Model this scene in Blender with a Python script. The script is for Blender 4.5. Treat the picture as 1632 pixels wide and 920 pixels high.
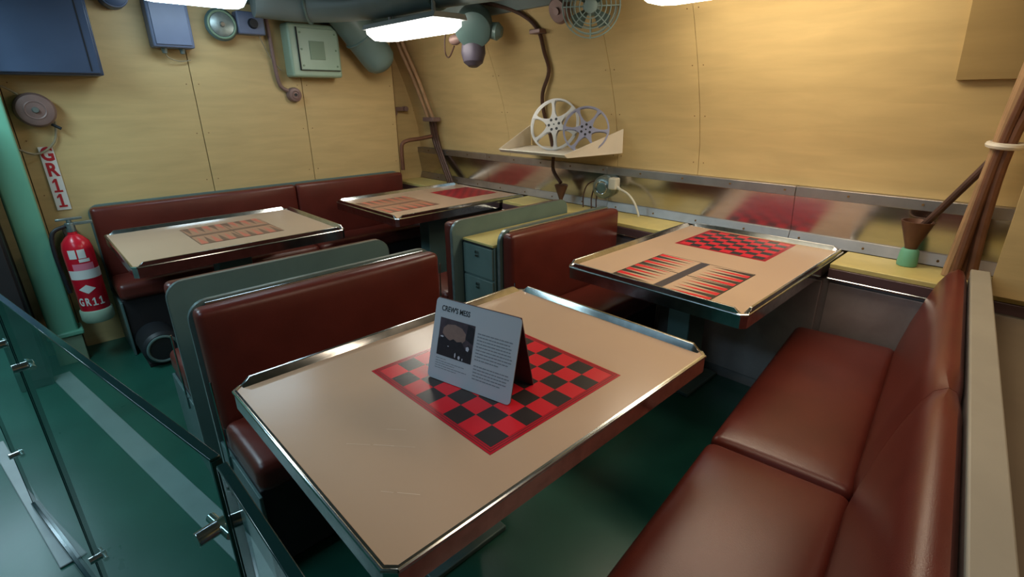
import bpy, bmesh, math, random
from mathutils import Vector, Matrix
for o in list(bpy.data.objects): bpy.data.objects.remove(o)
random.seed(5)
SC = bpy.context.scene
COL = SC.collection
PI = math.pi

# ------------------------------------------------------------------ camera
cam_d = bpy.data.cameras.new('camera'); cam = bpy.data.objects.new('camera', cam_d); COL.objects.link(cam)
yaw, pitch, roll = 0.81026967, -0.35807256, -0.00882213
fw = Vector((math.cos(pitch)*math.cos(yaw), math.cos(pitch)*math.sin(yaw), math.sin(pitch)))
rt = fw.cross(Vector((0, 0, 1))).normalized(); up = rt.cross(fw)
r2 = math.cos(roll)*rt + math.sin(roll)*up; u2 = -math.sin(roll)*rt + math.cos(roll)*up
cam.matrix_world = Matrix(((r2.x, u2.x, -fw.x, 0), (r2.y, u2.y, -fw.y, 0), (r2.z, u2.z, -fw.z, 1.45), (0, 0, 0, 1)))
cam_d.sensor_width = 36; cam_d.lens = 811.57/1632*36; cam_d.clip_start = .02
SC.camera = cam
# ------------------------------------------------------------------ world, exposure, fill lights
w = bpy.data.worlds.new('world'); SC.world = w; w.use_nodes = True
w.node_tree.nodes['Background'].inputs[0].default_value = (.55, .62, .7, 1)
w.node_tree.nodes['Background'].inputs[1].default_value = .05
SC.view_settings.view_transform = 'Standard'; SC.view_settings.look = 'None'
SC.view_settings.exposure = -0.12; SC.view_settings.gamma = 1.0
def area(name, loc, sx, sy, power, col, rot=(0, 0, 0)):
    d = bpy.data.lights.new(name, 'AREA'); d.shape = 'RECTANGLE'; d.size = sx; d.size_y = sy
    d.energy = power; d.color = col
    o = bpy.data.objects.new(name, d); o.location = loc; o.rotation_euler = rot; COL.objects.link(o); return o
# plain area lights under the ceiling, unseen, added to fill the room
area('ceiling_fill_light', (1.05, .25, 2.04), .25, 1.0, 7, (1, .80, .60))
area('ceiling_fill_light', (1.9, -.9, 2.04), .25, .9, 6, (1, .72, .50))
area('ceiling_fill_light', (-.75, 1.6, 2.04), .3, 1.2, 18, (.52, .80, 1))
area('ceiling_fill_light', (-.45, 3.1, 2.04), .3, .9, 24, (.60, .88, 1))

# ------------------------------------------------------------------ materials
def srgb(r, g, b):
    f = lambda c: c/12.92 if c <= .04045 else ((c+.055)/1.055)**2.4
    return (f(r/255), f(g/255), f(b/255), 1)
def mat(name, col, rough=.5, metal=0, nscale=0, namt=0, col2=None, bump=0, bscale=200, coat=0, stretch=(1, 1, 1), spec=.5, trans=0, ior=1.45, emit=None, es=0, rvar=0):
    m = bpy.data.materials.new(name); m.use_nodes = True; nt = m.node_tree; b = nt.nodes['Principled BSDF']
    b.inputs['Base Color'].default_value = col; b.inputs['Roughness'].default_value = rough; b.inputs['Metallic'].default_value = metal
    b.inputs['Specular IOR Level'].default_value = spec; b.inputs['IOR'].default_value = ior
    b.inputs['Transmission Weight'].default_value = trans; b.inputs['Coat Weight'].default_value = coat; b.inputs['Coat Roughness'].default_value = .12
    if emit: b.inputs['Emission Color'].default_value = emit; b.inputs['Emission Strength'].default_value = es
    if nscale or bump:
        tc = nt.nodes.new('ShaderNodeTexCoord'); mp = nt.nodes.new('ShaderNodeMapping'); mp.inputs['Scale'].default_value = stretch
        nt.links.new(tc.outputs['Object'], mp.inputs[0])
    if nscale:
        n = nt.nodes.new('ShaderNodeTexNoise'); n.inputs['Scale'].default_value = nscale; n.inputs['Detail'].default_value = 5
        n.inputs['Distortion'].default_value = .4
        nt.links.new(mp.outputs[0], n.inputs['Vector'])
        rp = nt.nodes.new('ShaderNodeValToRGB'); rp.color_ramp.elements[0].position = .32; rp.color_ramp.elements[1].position = .68
        c2 = col2 or tuple(c*(1-namt) for c in col[:3])+(1,)
        rp.color_ramp.elements[0].color = c2; rp.color_ramp.elements[1].color = col
        nt.links.new(n.outputs[0], rp.inputs[0]); nt.links.new(rp.outputs[0], b.inputs['Base Color'])
        if rvar:
            mr = nt.nodes.new('ShaderNodeMapRange'); mr.inputs[3].default_value = rough-rvar; mr.inputs[4].default_value = rough+rvar
            nt.links.new(n.outputs[0], mr.inputs[0]); nt.links.new(mr.outputs[0], b.inputs['Roughness'])
    if bump:
        n2 = nt.nodes.new('ShaderNodeTexNoise'); n2.inputs['Scale'].default_value = bscale; n2.inputs['Detail'].default_value = 3
        nt.links.new(mp.outputs[0], n2.inputs['Vector'])
        bp = nt.nodes.new('ShaderNodeBump'); bp.inputs['Strength'].default_value = bump; bp.inputs['Distance'].default_value = .002
        nt.links.new(n2.outputs[0], bp.inputs['Height']); nt.links.new(bp.outputs[0], b.inputs['Normal'])
    return m
M = {}
M['ply'] = mat('plywood', srgb(204, 177, 124), .5, nscale=5, namt=.14, stretch=(.6, .6, 4), bump=.15, bscale=60)
M['ply_dark'] = mat('plywood_dark', srgb(166, 140, 92), .5, nscale=5, namt=.14, stretch=(.6, .6, 4))
M['seam'] = mat('seam_dark', srgb(120, 90, 50), .7)
M['vinyl'] = mat('oxblood_vinyl', srgb(100, 42, 34), .32, nscale=7, namt=.2, bump=.2, bscale=420, spec=.55)
M['piping'] = mat('vinyl_piping', srgb(86, 34, 28), .4)
M['laminate'] = mat('tan_laminate', srgb(194, 164, 138), .24, nscale=2.2, namt=.07, bump=.05, bscale=25, spec=.5)
M['chrome'] = mat('chrome', srgb(205, 208, 208), .16, 1, nscale=30, namt=.25)
M['steel'] = mat('stainless', srgb(196, 192, 188), .22, 1, nscale=6, namt=.12, stretch=(1, 1, 6), bump=.03, bscale=20, rvar=.04)
M['steel_matt'] = mat('stainless_dull', srgb(182, 176, 172), .45, 1, nscale=8, namt=.2)
M['steel_side'] = mat('steel_sheet_dull', srgb(168, 160, 160), .5, .45, nscale=9, namt=.2, bump=.1, bscale=90)
M['green'] = mat('grey_green_paint', srgb(104, 126, 122), .38, nscale=6, namt=.15)
M['green_dk'] = mat('dark_green_grey_paint', srgb(84, 108, 106), .4, nscale=6, namt=.15)
M['mint'] = mat('mint_paint', srgb(112, 178, 150), .4, nscale=4, namt=.1)
M['edge'] = mat('worn_metal_edge', srgb(140, 154, 152), .3, .6, nscale=30, namt=.3)
M['floor'] = mat('green_deck_linoleum', srgb(34, 88, 74), .3, nscale=3, namt=.3, bump=.1, bscale=14, rvar=.06)
M['yellow'] = mat('yellow_linoleum', srgb(206, 190, 122), .4, nscale=12, namt=.12)
M['browntrim'] = mat('brown_trim', srgb(86, 66, 68), .35)
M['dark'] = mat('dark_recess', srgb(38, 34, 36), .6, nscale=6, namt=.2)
M['ceil'] = mat('ceiling_paint', srgb(118, 132, 132), .45, nscale=3, namt=.15)
M['bluegrey'] = mat('blue_grey_enamel', srgb(66, 82, 108), .35, nscale=4, namt=.15)
M['bluegrey_lt'] = mat('pale_blue_grey_enamel', srgb(104, 116, 142), .4, nscale=4, namt=.15)
M['cabgreen'] = mat('pale_green_enamel', srgb(156, 180, 158), .38, nscale=5, namt=.1)
M['cabgreen_dk'] = mat('green_plate', srgb(120, 144, 120), .5)
M['pink'] = mat('pinkish_brown_metal', srgb(138, 112, 106), .45, .2, nscale=10, namt=.2)
M['copper'] = mat('dull_copper_pipe', srgb(128, 88, 68), .42, .3, nscale=14, namt=.3)
M['tanpipe'] = mat('varnished_tan_cable', srgb(176, 140, 104), .45, nscale=14, namt=.25)
M['darkpipe'] = mat('dark_brown_conduit', srgb(88, 62, 52), .42, .2, nscale=14, namt=.3)
M['cone'] = mat('brown_cone', srgb(112, 78, 62), .4, .3, nscale=10, namt=.3)
M['white'] = mat('white_paint', srgb(222, 214, 200), .45, nscale=8, namt=.06)
M['plastic'] = mat('white_plastic', srgb(206, 204, 192), .35)
M['reel'] = mat('grey_reel_metal', srgb(178, 176, 172), .4, .2, nscale=12, namt=.1)
M['reel_b'] = mat('blue_grey_reel_metal', srgb(150, 152, 176), .4, .2, nscale=12, namt=.1)
M['fan'] = mat('pale_blue_green_fan_enamel', srgb(150, 176, 178), .35, nscale=8, namt=.08)
M['red'] = mat('board_red', srgb(206, 38, 50), .27)
M['red2'] = mat('board_dark_red', srgb(176, 30, 44), .22)
M['blk'] = mat('board_black', srgb(52, 46, 46), .27)
M['hornc'] = mat('dark_purple_grey_metal', srgb(84, 78, 92), .45, .2, nscale=12, namt=.3)
M['sheen_red'] = mat('board_sheen_red', srgb(186, 52, 60), .28)  # reflections over the far checkerboard put into its red and dark squares
M['sheen_dark'] = mat('board_sheen_maroon', srgb(128, 44, 50), .28)
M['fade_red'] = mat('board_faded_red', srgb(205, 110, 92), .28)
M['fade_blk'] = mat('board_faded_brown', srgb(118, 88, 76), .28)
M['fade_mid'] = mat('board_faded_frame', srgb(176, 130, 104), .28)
M['bar'] = mat('board_bar_slate', srgb(66, 62, 70), .28)
M['signw'] = mat('sign_face', srgb(190, 192, 200), .45)
M['signedge'] = mat('sign_edge', srgb(50, 46, 48), .5)
M['signback'] = mat('sign_back', srgb(92, 58, 66), .5)
M['ink'] = mat('ink_black', srgb(34, 32, 36), .5)
M['inkgrey'] = mat('ink_grey', srgb(128, 130, 138), .5)
M['photo1'] = mat('print_purple_brown', srgb(84, 68, 78), .4, nscale=60, namt=.35)
M['photo2'] = mat('print_tan', srgb(146, 116, 108), .4, nscale=60, namt=.15)
M['photo3'] = mat('print_dark', srgb(44, 36, 46), .4, nscale=80, namt=.3)
M['photo4'] = mat('print_pale', srgb(200, 196, 208), .4)
M['extred'] = mat('extinguisher_red', srgb(196, 26, 44), .25)
M['extpink'] = mat('label_pink', srgb(224, 120, 140), .4)
M['labelw'] = mat('label_white', srgb(222, 220, 214), .45)
M['letred'] = mat('letter_red', srgb(178, 36, 44), .45)
M['rubber'] = mat('black_rubber', srgb(30, 32, 36), .5)
M['wire'] = mat('thin_wire', srgb(150, 138, 112), .5)
M['scratch'] = mat('scratch_pale', srgb(226, 204, 178), .35)
M['cap'] = mat('beige_grey_capping', srgb(160, 154, 140), .5, nscale=5, namt=.12)
M['capdk'] = mat('olive_brown_sheet', srgb(120, 108, 92), .5, nscale=5, namt=.15)
M['coam'] = mat('grey_threshold_strip', srgb(150, 158, 156), .4, nscale=10, namt=.12)
M['lampbody'] = mat('lamp_body_enamel', srgb(150, 156, 156), .4)
M['lampA'] = mat('lit_diffuser_white', (1, 1, 1, 1), .5, emit=(1, .95, .84, 1), es=15)
M['lampB'] = mat('lit_diffuser_warm', (1, 1, 1, 1), .5, emit=(1, .87, .66, 1), es=17)
M['lampC'] = mat('lit_diffuser_cool', (1, 1, 1, 1), .5, emit=(.66, .86, 1, 1), es=11)
M['lampD'] = mat('added_cool_diffuser', (1, 1, 1, 1), .5, emit=(.60, .84, 1, 1), es=30)  # diffuser of the unseen lamp added beyond the doorway
M['glass'] = mat('clear_glass', (.80, .93, .92, 1), .0, trans=1, ior=1.45)
_m = M['glass']; _n = _m.node_tree; _n.nodes.clear()
_o = _n.nodes.new('ShaderNodeOutputMaterial'); _x = _n.nodes.new('ShaderNodeMixShader'); _f = _n.nodes.new('ShaderNodeMath'); _f.operation = 'MULTIPLY'; _f.inputs[1].default_value = .6
_lw = _n.nodes.new('ShaderNodeFresnel'); _lw.inputs[0].default_value = 1.45; _ge = _n.nodes.new('ShaderNodeNewGeometry'); _iv = _n.nodes.new('ShaderNodeMath'); _iv.operation = 'SUBTRACT'; _iv.inputs[0].default_value = 1
_n.links.new(_ge.outputs['Backfacing'], _iv.inputs[1]); _n.links.new(_iv.outputs[0], _f.inputs[1]); _n.links.new(_lw.outputs[0], _f.inputs[0])
_t = _n.nodes.new('ShaderNodeBsdfTransparent'); _t.inputs[0].default_value = (.88, .96, .955, 1); _g = _n.nodes.new('ShaderNodeBsdfGlossy'); _g.inputs['Roughness'].default_value = .02
_n.links.new(_f.outputs[0], _x.inputs[0]); _n.links.new(_t.outputs[0], _x.inputs[1]); _n.links.new(_g.outputs[0], _x.inputs[2]); _n.links.new(_x.outputs[0], _o.inputs[0])
M['glassedge'] = mat('dark_glass_edge', srgb(16, 48, 50), .12)

# ------------------------------------------------------------------ builders
class G:
    def __init__(s): s.b = bmesh.new(); s.mi = 0
    def _f(s, vs):
        try: f = s.b.faces.new(vs); f.material_index = s.mi; return f
        except ValueError: return None
    def box(s, x0, x1, y0, y1, z0, z1):
        v = [s.b.verts.new((x, y, z)) for x in (x0, x1) for y in (y0, y1) for z in (z0, z1)]
        for q in ((0, 1, 3, 2), (4, 6, 7, 5), (0, 4, 5, 1), (2, 3, 7, 6), (0, 2, 6, 4), (1, 5, 7, 3)): s._f([v[i] for i in q])
        return s
    def prism(s, pts, axis, a, c):      # polygon in the other two axes, extruded from a to c
        def P(p, t):
            l = list(p); l.insert(axis, t); return l
        A = [s.b.verts.new(P(p, a)) for p in pts]; B = [s.b.verts.new(P(p, c)) for p in pts]
        s._f(A[::-1]); s._f(B)
        for i in range(len(pts)):
            j = (i+1) % len(pts); s._f([A[i], A[j], B[j], B[i]])
        return s
    def quad(s, *p): s._f([s.b.verts.new(q) for q in p]); return s
    def loft(s, rings, caps=True, closed=True):
        R = [[s.b.verts.new(p) for p in r] for r in rings]; n = len(R[0])
        for a, c in zip(R, R[1:]):
            for i in range(n if closed else n-1):
                j = (i+1) % n; s._f([a[i], a[j], c[j], c[i]])
        if caps: s._f(R[0][::-1]); s._f(R[-1])
        return s
    def cyl(s, p, q, r, rr=None, n=20, caps=True):
        return s.lathe(p, q, [(0, r), (1, r if rr is None else rr)], n, caps)
    def lathe(s, p, q, prof, n=24, caps=True):  # profile of (t along p-q, radius)
        p = Vector(p); q = Vector(q); d = q-p; w_ = d.normalized()
        u = w_.orthogonal().normalized(); v = w_.cross(u)
        return s.loft([[p+d*t+(u*math.cos(2*PI*i/n)+v*math.sin(2*PI*i/n))*max(r, .0004) for i in range(n)] for t, r in prof], caps)
    def tube(s, pts, r, n=10, smooth=4):
        P = [Vector(p) for p in pts]
        if smooth and len(P) > 2:
            Q = []
            for i in range(len(P)-1):
                p0 = P[max(i-1, 0)]; p1 = P[i]; p2 = P[i+1]; p3 = P[min(i+2, len(P)-1)]
                for k in range(smooth):
                    t = k/smooth
                    Q.append(.5*((2*p1)+(p2-p0)*t+(2*p0-5*p1+4*p2-p3)*t*t+(3*p1-p0-3*p2+p3)*t**3))
            P = Q+[P[-1]]
        rings = []; u = None
        for i, p in enumerate(P):
            t = (P[min(i+1, len(P)-1)]-P[max(i-1, 0)]).normalized()
            u = t.orthogonal().normalized() if u is None else (u-t*u.dot(t)).normalized()
            v = t.cross(u); rings.append([p+(u*math.cos(2*PI*k/n)+v*math.sin(2*PI*k/n))*r for k in range(n)])
        return s.loft(rings)
    def torus(s, c, ax, R, r, n=40, m=8, a0=0, a1=2*PI):
        c = Vector(c); ax = Vector(ax).normalized(); u = ax.orthogonal().normalized(); v = ax.cross(u); full = abs(a1-a0-2*PI) < 1e-6
        rings = []
        for i in range(n+1 if not full else n):
            a = a0+(a1-a0)*i/n; d = u*math.cos(a)+v*math.sin(a)
            rings.append([c+d*(R+r*math.cos(2*PI*k/m))+ax*r*math.sin(2*PI*k/m) for k in range(m)])
        if full: rings.append(rings[0])
        s.loft(rings, caps=not full)
        bmesh.ops.remove_doubles(s.b, verts=s.b.verts, dist=1e-6) if full else None
        return s
    def rbox(s, x0, x1, y0, y1, z0, z1, r, crown=(0, 0, 0), seg=4, inner=8):   # rounded upholstered block, crown = bulge per axis
        c = Vector(((x0+x1)/2, (y0+y1)/2, (z0+z1)/2)); h = Vector(((x1-x0)/2, (y1-y0)/2, (z1-z0)/2))
        def ax(hh):
            e = [hh-r+r*math.sin(PI/2*k/seg)*1.0 for k in range(seg+1)]
            mid = [-(hh-r)+2*(hh-r)*k/inner for k in range(1, inner)]
            return [-v for v in e[::-1]]+mid+e
        A = [ax(h.x), ax(h.y), ax(h.z)]
        cache = {}
        def V(p):
            k = tuple(round(t, 6) for t in p)
            if k in cache: return cache[k]
            q = Vector(p); inn = Vector([max(-(h[i]-r), min(h[i]-r, q[i])) for i in range(3)])
            d = q-inn
            # map the cube shell to the sphere shell
            if d.length > 1e-9: d = d.normalized()*r
            o = inn+d
            uu = [o[i]/h[i] for i in range(3)]
            for i in range(3):
                j, l = (i+1) % 3, (i+2) % 3
                o[i] += crown[i]*uu[i]*max(0, 1-uu[j]**4)*max(0, 1-uu[l]**4)
            cache[k] = s.b.verts.new(o+c); return cache[k]
        for i in range(3):
            j, l = (i+1) % 3, (i+2) % 3
            for sg in (-1, 1):
                for a in range(len(A[j])-1):
                    for e in range(len(A[l])-1):
                        ps = []
                        for (aa, ee) in ((a, e), (a+1, e), (a+1, e+1), (a, e+1)):
                            p = [0, 0, 0]; p[i] = sg*h[i]; p[j] = A[j][aa]; p[l] = A[l][ee]; ps.append(V(p))
                        if len(set(ps)) >= 3:
                            s._f(ps if sg > 0 else ps[::-1])
        return s
    def obj(s, name, mats, parent=None, loc=(0, 0, 0), bevel=0, seg=2, ang=35, rotz=0):
        bmesh.ops.recalc_face_normals(s.b, faces=s.b.faces)
        for f in s.b.faces: f.smooth = True
        for e in s.b.edges:
            if len(e.link_faces) == 2 and e.calc_face_angle(0) > math.radians(ang): e.smooth = False
        me = bpy.data.meshes.new(name); s.b.to_mesh(me); s.b.free()
        for m in (mats if isinstance(mats, (list, tuple)) else [mats]): me.materials.append(M[m])
        o = bpy.data.objects.new(name, me); COL.objects.link(o); o.location = loc; o.rotation_euler = (0, 0, rotz)
        if parent: o.parent = parent
        if bevel:
            b = o.modifiers.new('bevel', 'BEVEL'); b.width = bevel; b.segments = seg; b.limit_method = 'ANGLE'; b.angle_limit = math.radians(30)
        return o
def tag(o, label=None, cat=None, group=None, kind=None):
    for k, v in (('label', label), ('category', cat), ('group', group), ('kind', kind)):
        if v: o[k] = v
    return o
def thing(name, label, cat, loc=(0, 0, 0), group=None, rotz=0):
    o = bpy.data.objects.new(name, None); COL.objects.link(o); o.location = loc; o.rotation_euler = (0, 0, rotz); o.empty_display_size = .1
    return tag(o, label, cat, group)
def setting(name, mesh, m, **k): return tag(mesh.obj(name, m, **k), kind='structure')
def text_mesh(txt, size, ext, bold=0):
    c = bpy.data.curves.new('t', 'FONT'); c.body = txt; c.size = size; c.extrude = ext; c.offset = bold; c.align_x = 'CENTER'; c.align_y = 'CENTER'; c.resolution_u = 4
    t = bpy.data.objects.new('t', c); COL.objects.link(t); bpy.context.view_layer.update()
    me = bpy.data.meshes.new_from_object(t.evaluated_get(bpy.context.evaluated_depsgraph_get()))
    bpy.data.objects.remove(t); return me
def text_obj(name, txt, size, ext, bold, m, parent, mw, sx=1):
    me = text_mesh(txt, size, ext, bold); me.transform(mw @ Matrix.Diagonal((sx, 1, 1, 1))); me.materials.clear(); me.materials.append(M[m])
    o = bpy.data.objects.new(name, me); COL.objects.link(o); o.parent = parent; return o

HP = [(0, 2.80), (1.04, 2.80), (1.2, 2.785), (1.4, 2.735), (1.6, 2.665), (1.8, 2.58), (1.95, 2.50), (2.1, 2.40)]
def hx(z):      # how far out the curved hull lining stands at height z
    for (a, xa), (b, xb) in zip(HP, HP[1:]):
        if z <= b: return xa+(xb-xa)*(z-a)/(b-a)
    return HP[-1][1]
# ------------------------------------------------------------------ the room shell
setting('floor', G().box(-1.9, 2.95, -1.9, 4.26, -.05, 0), 'floor')
setting('ceiling', G().box(-1.9, 2.6, -1.9, 4.35, 2.1, 2.15), 'ceil')
setting('wall_left', G().box(-1.95, -1.85, -1.9, 4.3, 0, 2.1), 'green')
setting('wall_front', G().box(-1.85, 2.9, -1.95, -1.85, 0, 2.1), 'ply')
# bulkhead at the back: plywood boards with recessed joints
wb = bpy.data.objects.new('wall_back', None); COL.objects.link(wb); tag(wb, kind='structure')
G().box(-1.85, -1.15, 4.0, 4.06, 0, 2.1).box(-1.15, -.20, 4.0, 4.06, 1.88, 2.1).box(-.20, 2.42, 4.0, 4.06, 0, 2.1).box(2.42, 2.95, 4.2, 4.26, 0, 2.1).box(2.40, 2.44, 3.97, 4.22, 0, 2.1).obj('backing', 'seam', wb)
def screws(g, pts, ax):
    for p in pts:
        q = list(p); q[ax] -= .0035; g.cyl(p, q, .0035, .003, n=8)
xs = [-1.85, -1.15, -.20, .045, .952, 1.66, 2.425]
for i, (a, b) in enumerate(zip(xs, xs[1:])):
    p = G().box(a+.002, b-.002, 3.95+.001*(i % 2), 4.0, 1.88 if i == 1 else 0, 2.1).obj('panel', 'ply', wb, bevel=.0015)
    s = G(); screws(s, [(xx, 3.951, z) for xx in (a+.035, b-.035) for z in (.95, 1.25, 1.55, 1.85)], 1); s.obj('screws', 'seam', p)
G().box(2.44, 2.86, 4.17, 4.2, .6, 2.1).obj('panel', 'ply', wb)
# unseen doorway and compartment added so a cool lamp's glare reaches the deck
dw = bpy.data.objects.new('added_doorway', None); COL.objects.link(dw); tag(dw, kind='structure')
for a, b, c, d in ((-1.17, -1.13, 0, 1.90), (-.22, -.18, 0, 1.90), (-1.17, -.18, 1.87, 1.91)): G().box(a, b, 3.93, 4.07, c, d).obj('frame', 'mint', dw, bevel=.004)
nx = bpy.data.objects.new('trim_5', None); COL.objects.link(nx); tag(nx, kind='structure')
G().box(-1.7, .6, 4.27, 5.8, -.05, 0).obj('added_floor', 'floor', nx)
G().box(-1.7, -.2, 4.26, 4.27, -.05, 0).obj('sill', 'floor', nx)
G().box(-1.7, .6, 4.07, 5.8, 2.1, 2.15).obj('added_ceiling', 'ceil', nx)
G().box(-1.7, .6, 5.8, 5.85, 0, 2.1).obj('added_end_wall', 'green', nx)
G().box(-1.75, -1.7, 4.07, 5.8, 0, 2.1).obj('added_side_wall', 'green', nx)
G().box(.6, .65, 4.07, 5.8, 0, 2.1).obj('added_side_wall', 'green', nx)
# curved hull lining: plywood sheets above the stainless splashback
wr = bpy.data.objects.new('wall_right', None); COL.objects.link(wr); tag(wr, kind='structure')
def hull_sheet(y0, y1, z0, z1, off, th, name, m, parent, bev=.001):
    zs = [z0]+[z for z, _ in HP if z0 < z < z1]+[z1]; zz = []
    for a, b in zip(zs, zs[1:]): zz += [a+(b-a)*k/3 for k in range(3)]
    zz.append(z1)
    pr = [(hx(z)+off, z) for z in zz]+[(hx(z)+off+th, z) for z in zz[::-1]]
    return G().prism(pr, 1, y0, y1).obj(name, m, parent, bevel=bev)
hull_sheet(-1.85, 4.2, 0, 2.1, .03, .06, 'backing', 'seam', wr, 0)
for i, (a, b) in enumerate(zip([-1.85, -.7, .02, 1.40, 1.95, 2.95, 4.2], [-.7, .02, 1.40, 1.95, 2.95, 4.2])):
    p = hull_sheet(a+.0015, b-.0015, 1.03, 2.099, .0008*(i % 2), .03, 'panel', 'ply', wr)
    s = G()
    for yy in (a+.03, b-.03):
        for z in (1.1, 1.35, 1.6, 1.85): s.cyl((hx(z)+.002, yy, z), (hx(z)-.0025, yy, z), .0028, n=8)
    s.obj('screws', 'seam', p)
# darker sheet, upper right
hull_sheet(-.3, .345, 1.50, 2.09, -.03, .028, 'panel', 'ply_dark', wr)['label'] = 'darker plywood sheet high at the right'
# painted steel frame above the plywood
hull_sheet(1.78, 4.19, 1.955, 2.099, -.03, .028, 'head_strip', 'ceil', wr)
tag(G().box(1.42, 2.39, 3.80, 3.949, 1.965, 2.099).obj('trim_6', 'green_dk', bevel=.008), kind='structure')
# stainless splashback
sb = bpy.data.objects.new('trim_1', None); COL.objects.link(sb); tag(sb, kind='structure')
for a, b in ((-.5, .86), (.86, 2.0), (2.0, 3.2), (3.2, 4.17)):
    G().quad((2.797, a+.001, .80), (2.797, b-.001, .80), (2.766, b-.001, .985), (2.766, a+.001, .985)).box(2.797, 2.80, a+.001, b-.001, .78, 1.0).obj('panel', 'steel', sb)
    G().prism([(2.798, .752), (2.775, .752), (2.790, .802), (2.798, .802)], 1, a+.001, b-.001).obj('flange', 'steel_matt', sb, bevel=.001)
    G().prism([(2.80, .982), (2.762, .982), (2.762, 1.03), (2.80, 1.03)], 1, a+.001, b-.001).obj('top_band', 'steel_matt', sb, bevel=.002)
s = G()
for y in [.25+.28*k for k in range(14)]:
    s.cyl((2.786, y, .775), (2.778, y, .773), .005, n=10).cyl((2.763, y+.1, 1.008), (2.758, y+.1, 1.008), .005, n=10)
s.obj('screws', 'seam', sb)
# ledge along the hull, between the tables
lg = bpy.data.objects.new('trim_2', None); COL.objects.link(lg); tag(lg, kind='structure')
G().box(2.535, 2.80, -.6, 4.17, 0, .665).obj('base', 'steel_side', lg)
for a, b in ((-.6, .585), (1.405, 2.73), (3.60, 4.17)):
    G().box(2.51, 2.775, a, b, .728, .75).obj('top', 'yellow', lg, bevel=.003)
    G().box(2.505, 2.535, a, b, .685, .728).obj('front_trim', 'browntrim', lg, bevel=.003)
    G().box(2.53, 2.80, a, b, .665, .727).obj('rail', 'steel_side', lg)
    G().tube([(2.506, a, .682), (2.506, b, .682)], .004, smooth=0).obj('bead', 'chrome', lg)
for a, b in ((-.1, .58), (.6, 1.4), (1.41, 1.76)):
    G().box(2.520, 2.535, a+.004, b-.004, .06, .66).obj('panel', 'steel_side', lg, bevel=.003)

# ------------------------------------------------------------------ tables
def checker(name, x0, x1, y0, y1, z, parent, border=.018, mats=('red2', 'red', 'blk', 'blk')):
    g = G(); g.mi = 0; g.box(x0, x1, y0, y1, z, z+.0006)
    g.mi = 3
    for k in (.35, .7):
        e = border*k
        for q in ((x0+e, x1-e, y0+e, y0+e+.0012), (x0+e, x1-e, y1-e-.0012, y1-e), (x0+e, x0+e+.0012, y0+e, y1-e), (x1-e-.0012, x1-e, y0+e, y1-e)):
            g.box(*q, z+.0004, z+.0009)
    sx = (x1-x0-2*border)/8; sy = (y1-y0-2*border)/8
    for i in range(8):
        for j in range(8):
            g.mi = 2 if (i+j) % 2 == 0 else 1
            g.box(x0+border+i*sx, x0+border+(i+1)*sx, y0+border+j*sy, y0+border+(j+1)*sy, z+.0004, z+.001)
    return g.obj(name, list(mats), parent)
def backgammon(name, x0, x1, y0, y1, z, parent, mats=('laminate', 'red', 'blk', 'bar')):
    g = G(); g.mi = 2; g.box(x0, x1, y0, y1, z, z+.0005); g.mi = 0; g.box(x0+.005, x1-.005, y0+.005, y1-.005, z+.0003, z+.0009)
    ym = (y0+y1)/2; bw = .020; g.mi = 3; g.box(x0+.003, x1-.003, ym-bw, ym+bw, z+.0007, z+.0014)
    xm = (x0+x1)/2; g.mi = 2; g.box(xm-.003, xm+.003, y0, ym-bw, z+.0007, z+.0012); g.box(xm-.003, xm+.003, ym+bw, y1, z+.0007, z+.0012)
    L = (y1-y0)/2-bw-.012; s = (x1-x0-.022)/12
    for side in (0, 1):
        for k in range(12):
            a = x0+.008+k*s+(.006 if k > 5 else 0); g.mi = 1 if (k+side) % 2 == 0 else 2
            yb = y0+.005 if side == 0 else y1-.005; yt = yb+(L if side == 0 else -L)*.92
            g.quad((a, yb, z+.0014), (a+s*.98, yb, z+.0014), (a+s*.5, yt, z+.0014))
    return g.obj(name, list(mats), parent)
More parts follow.
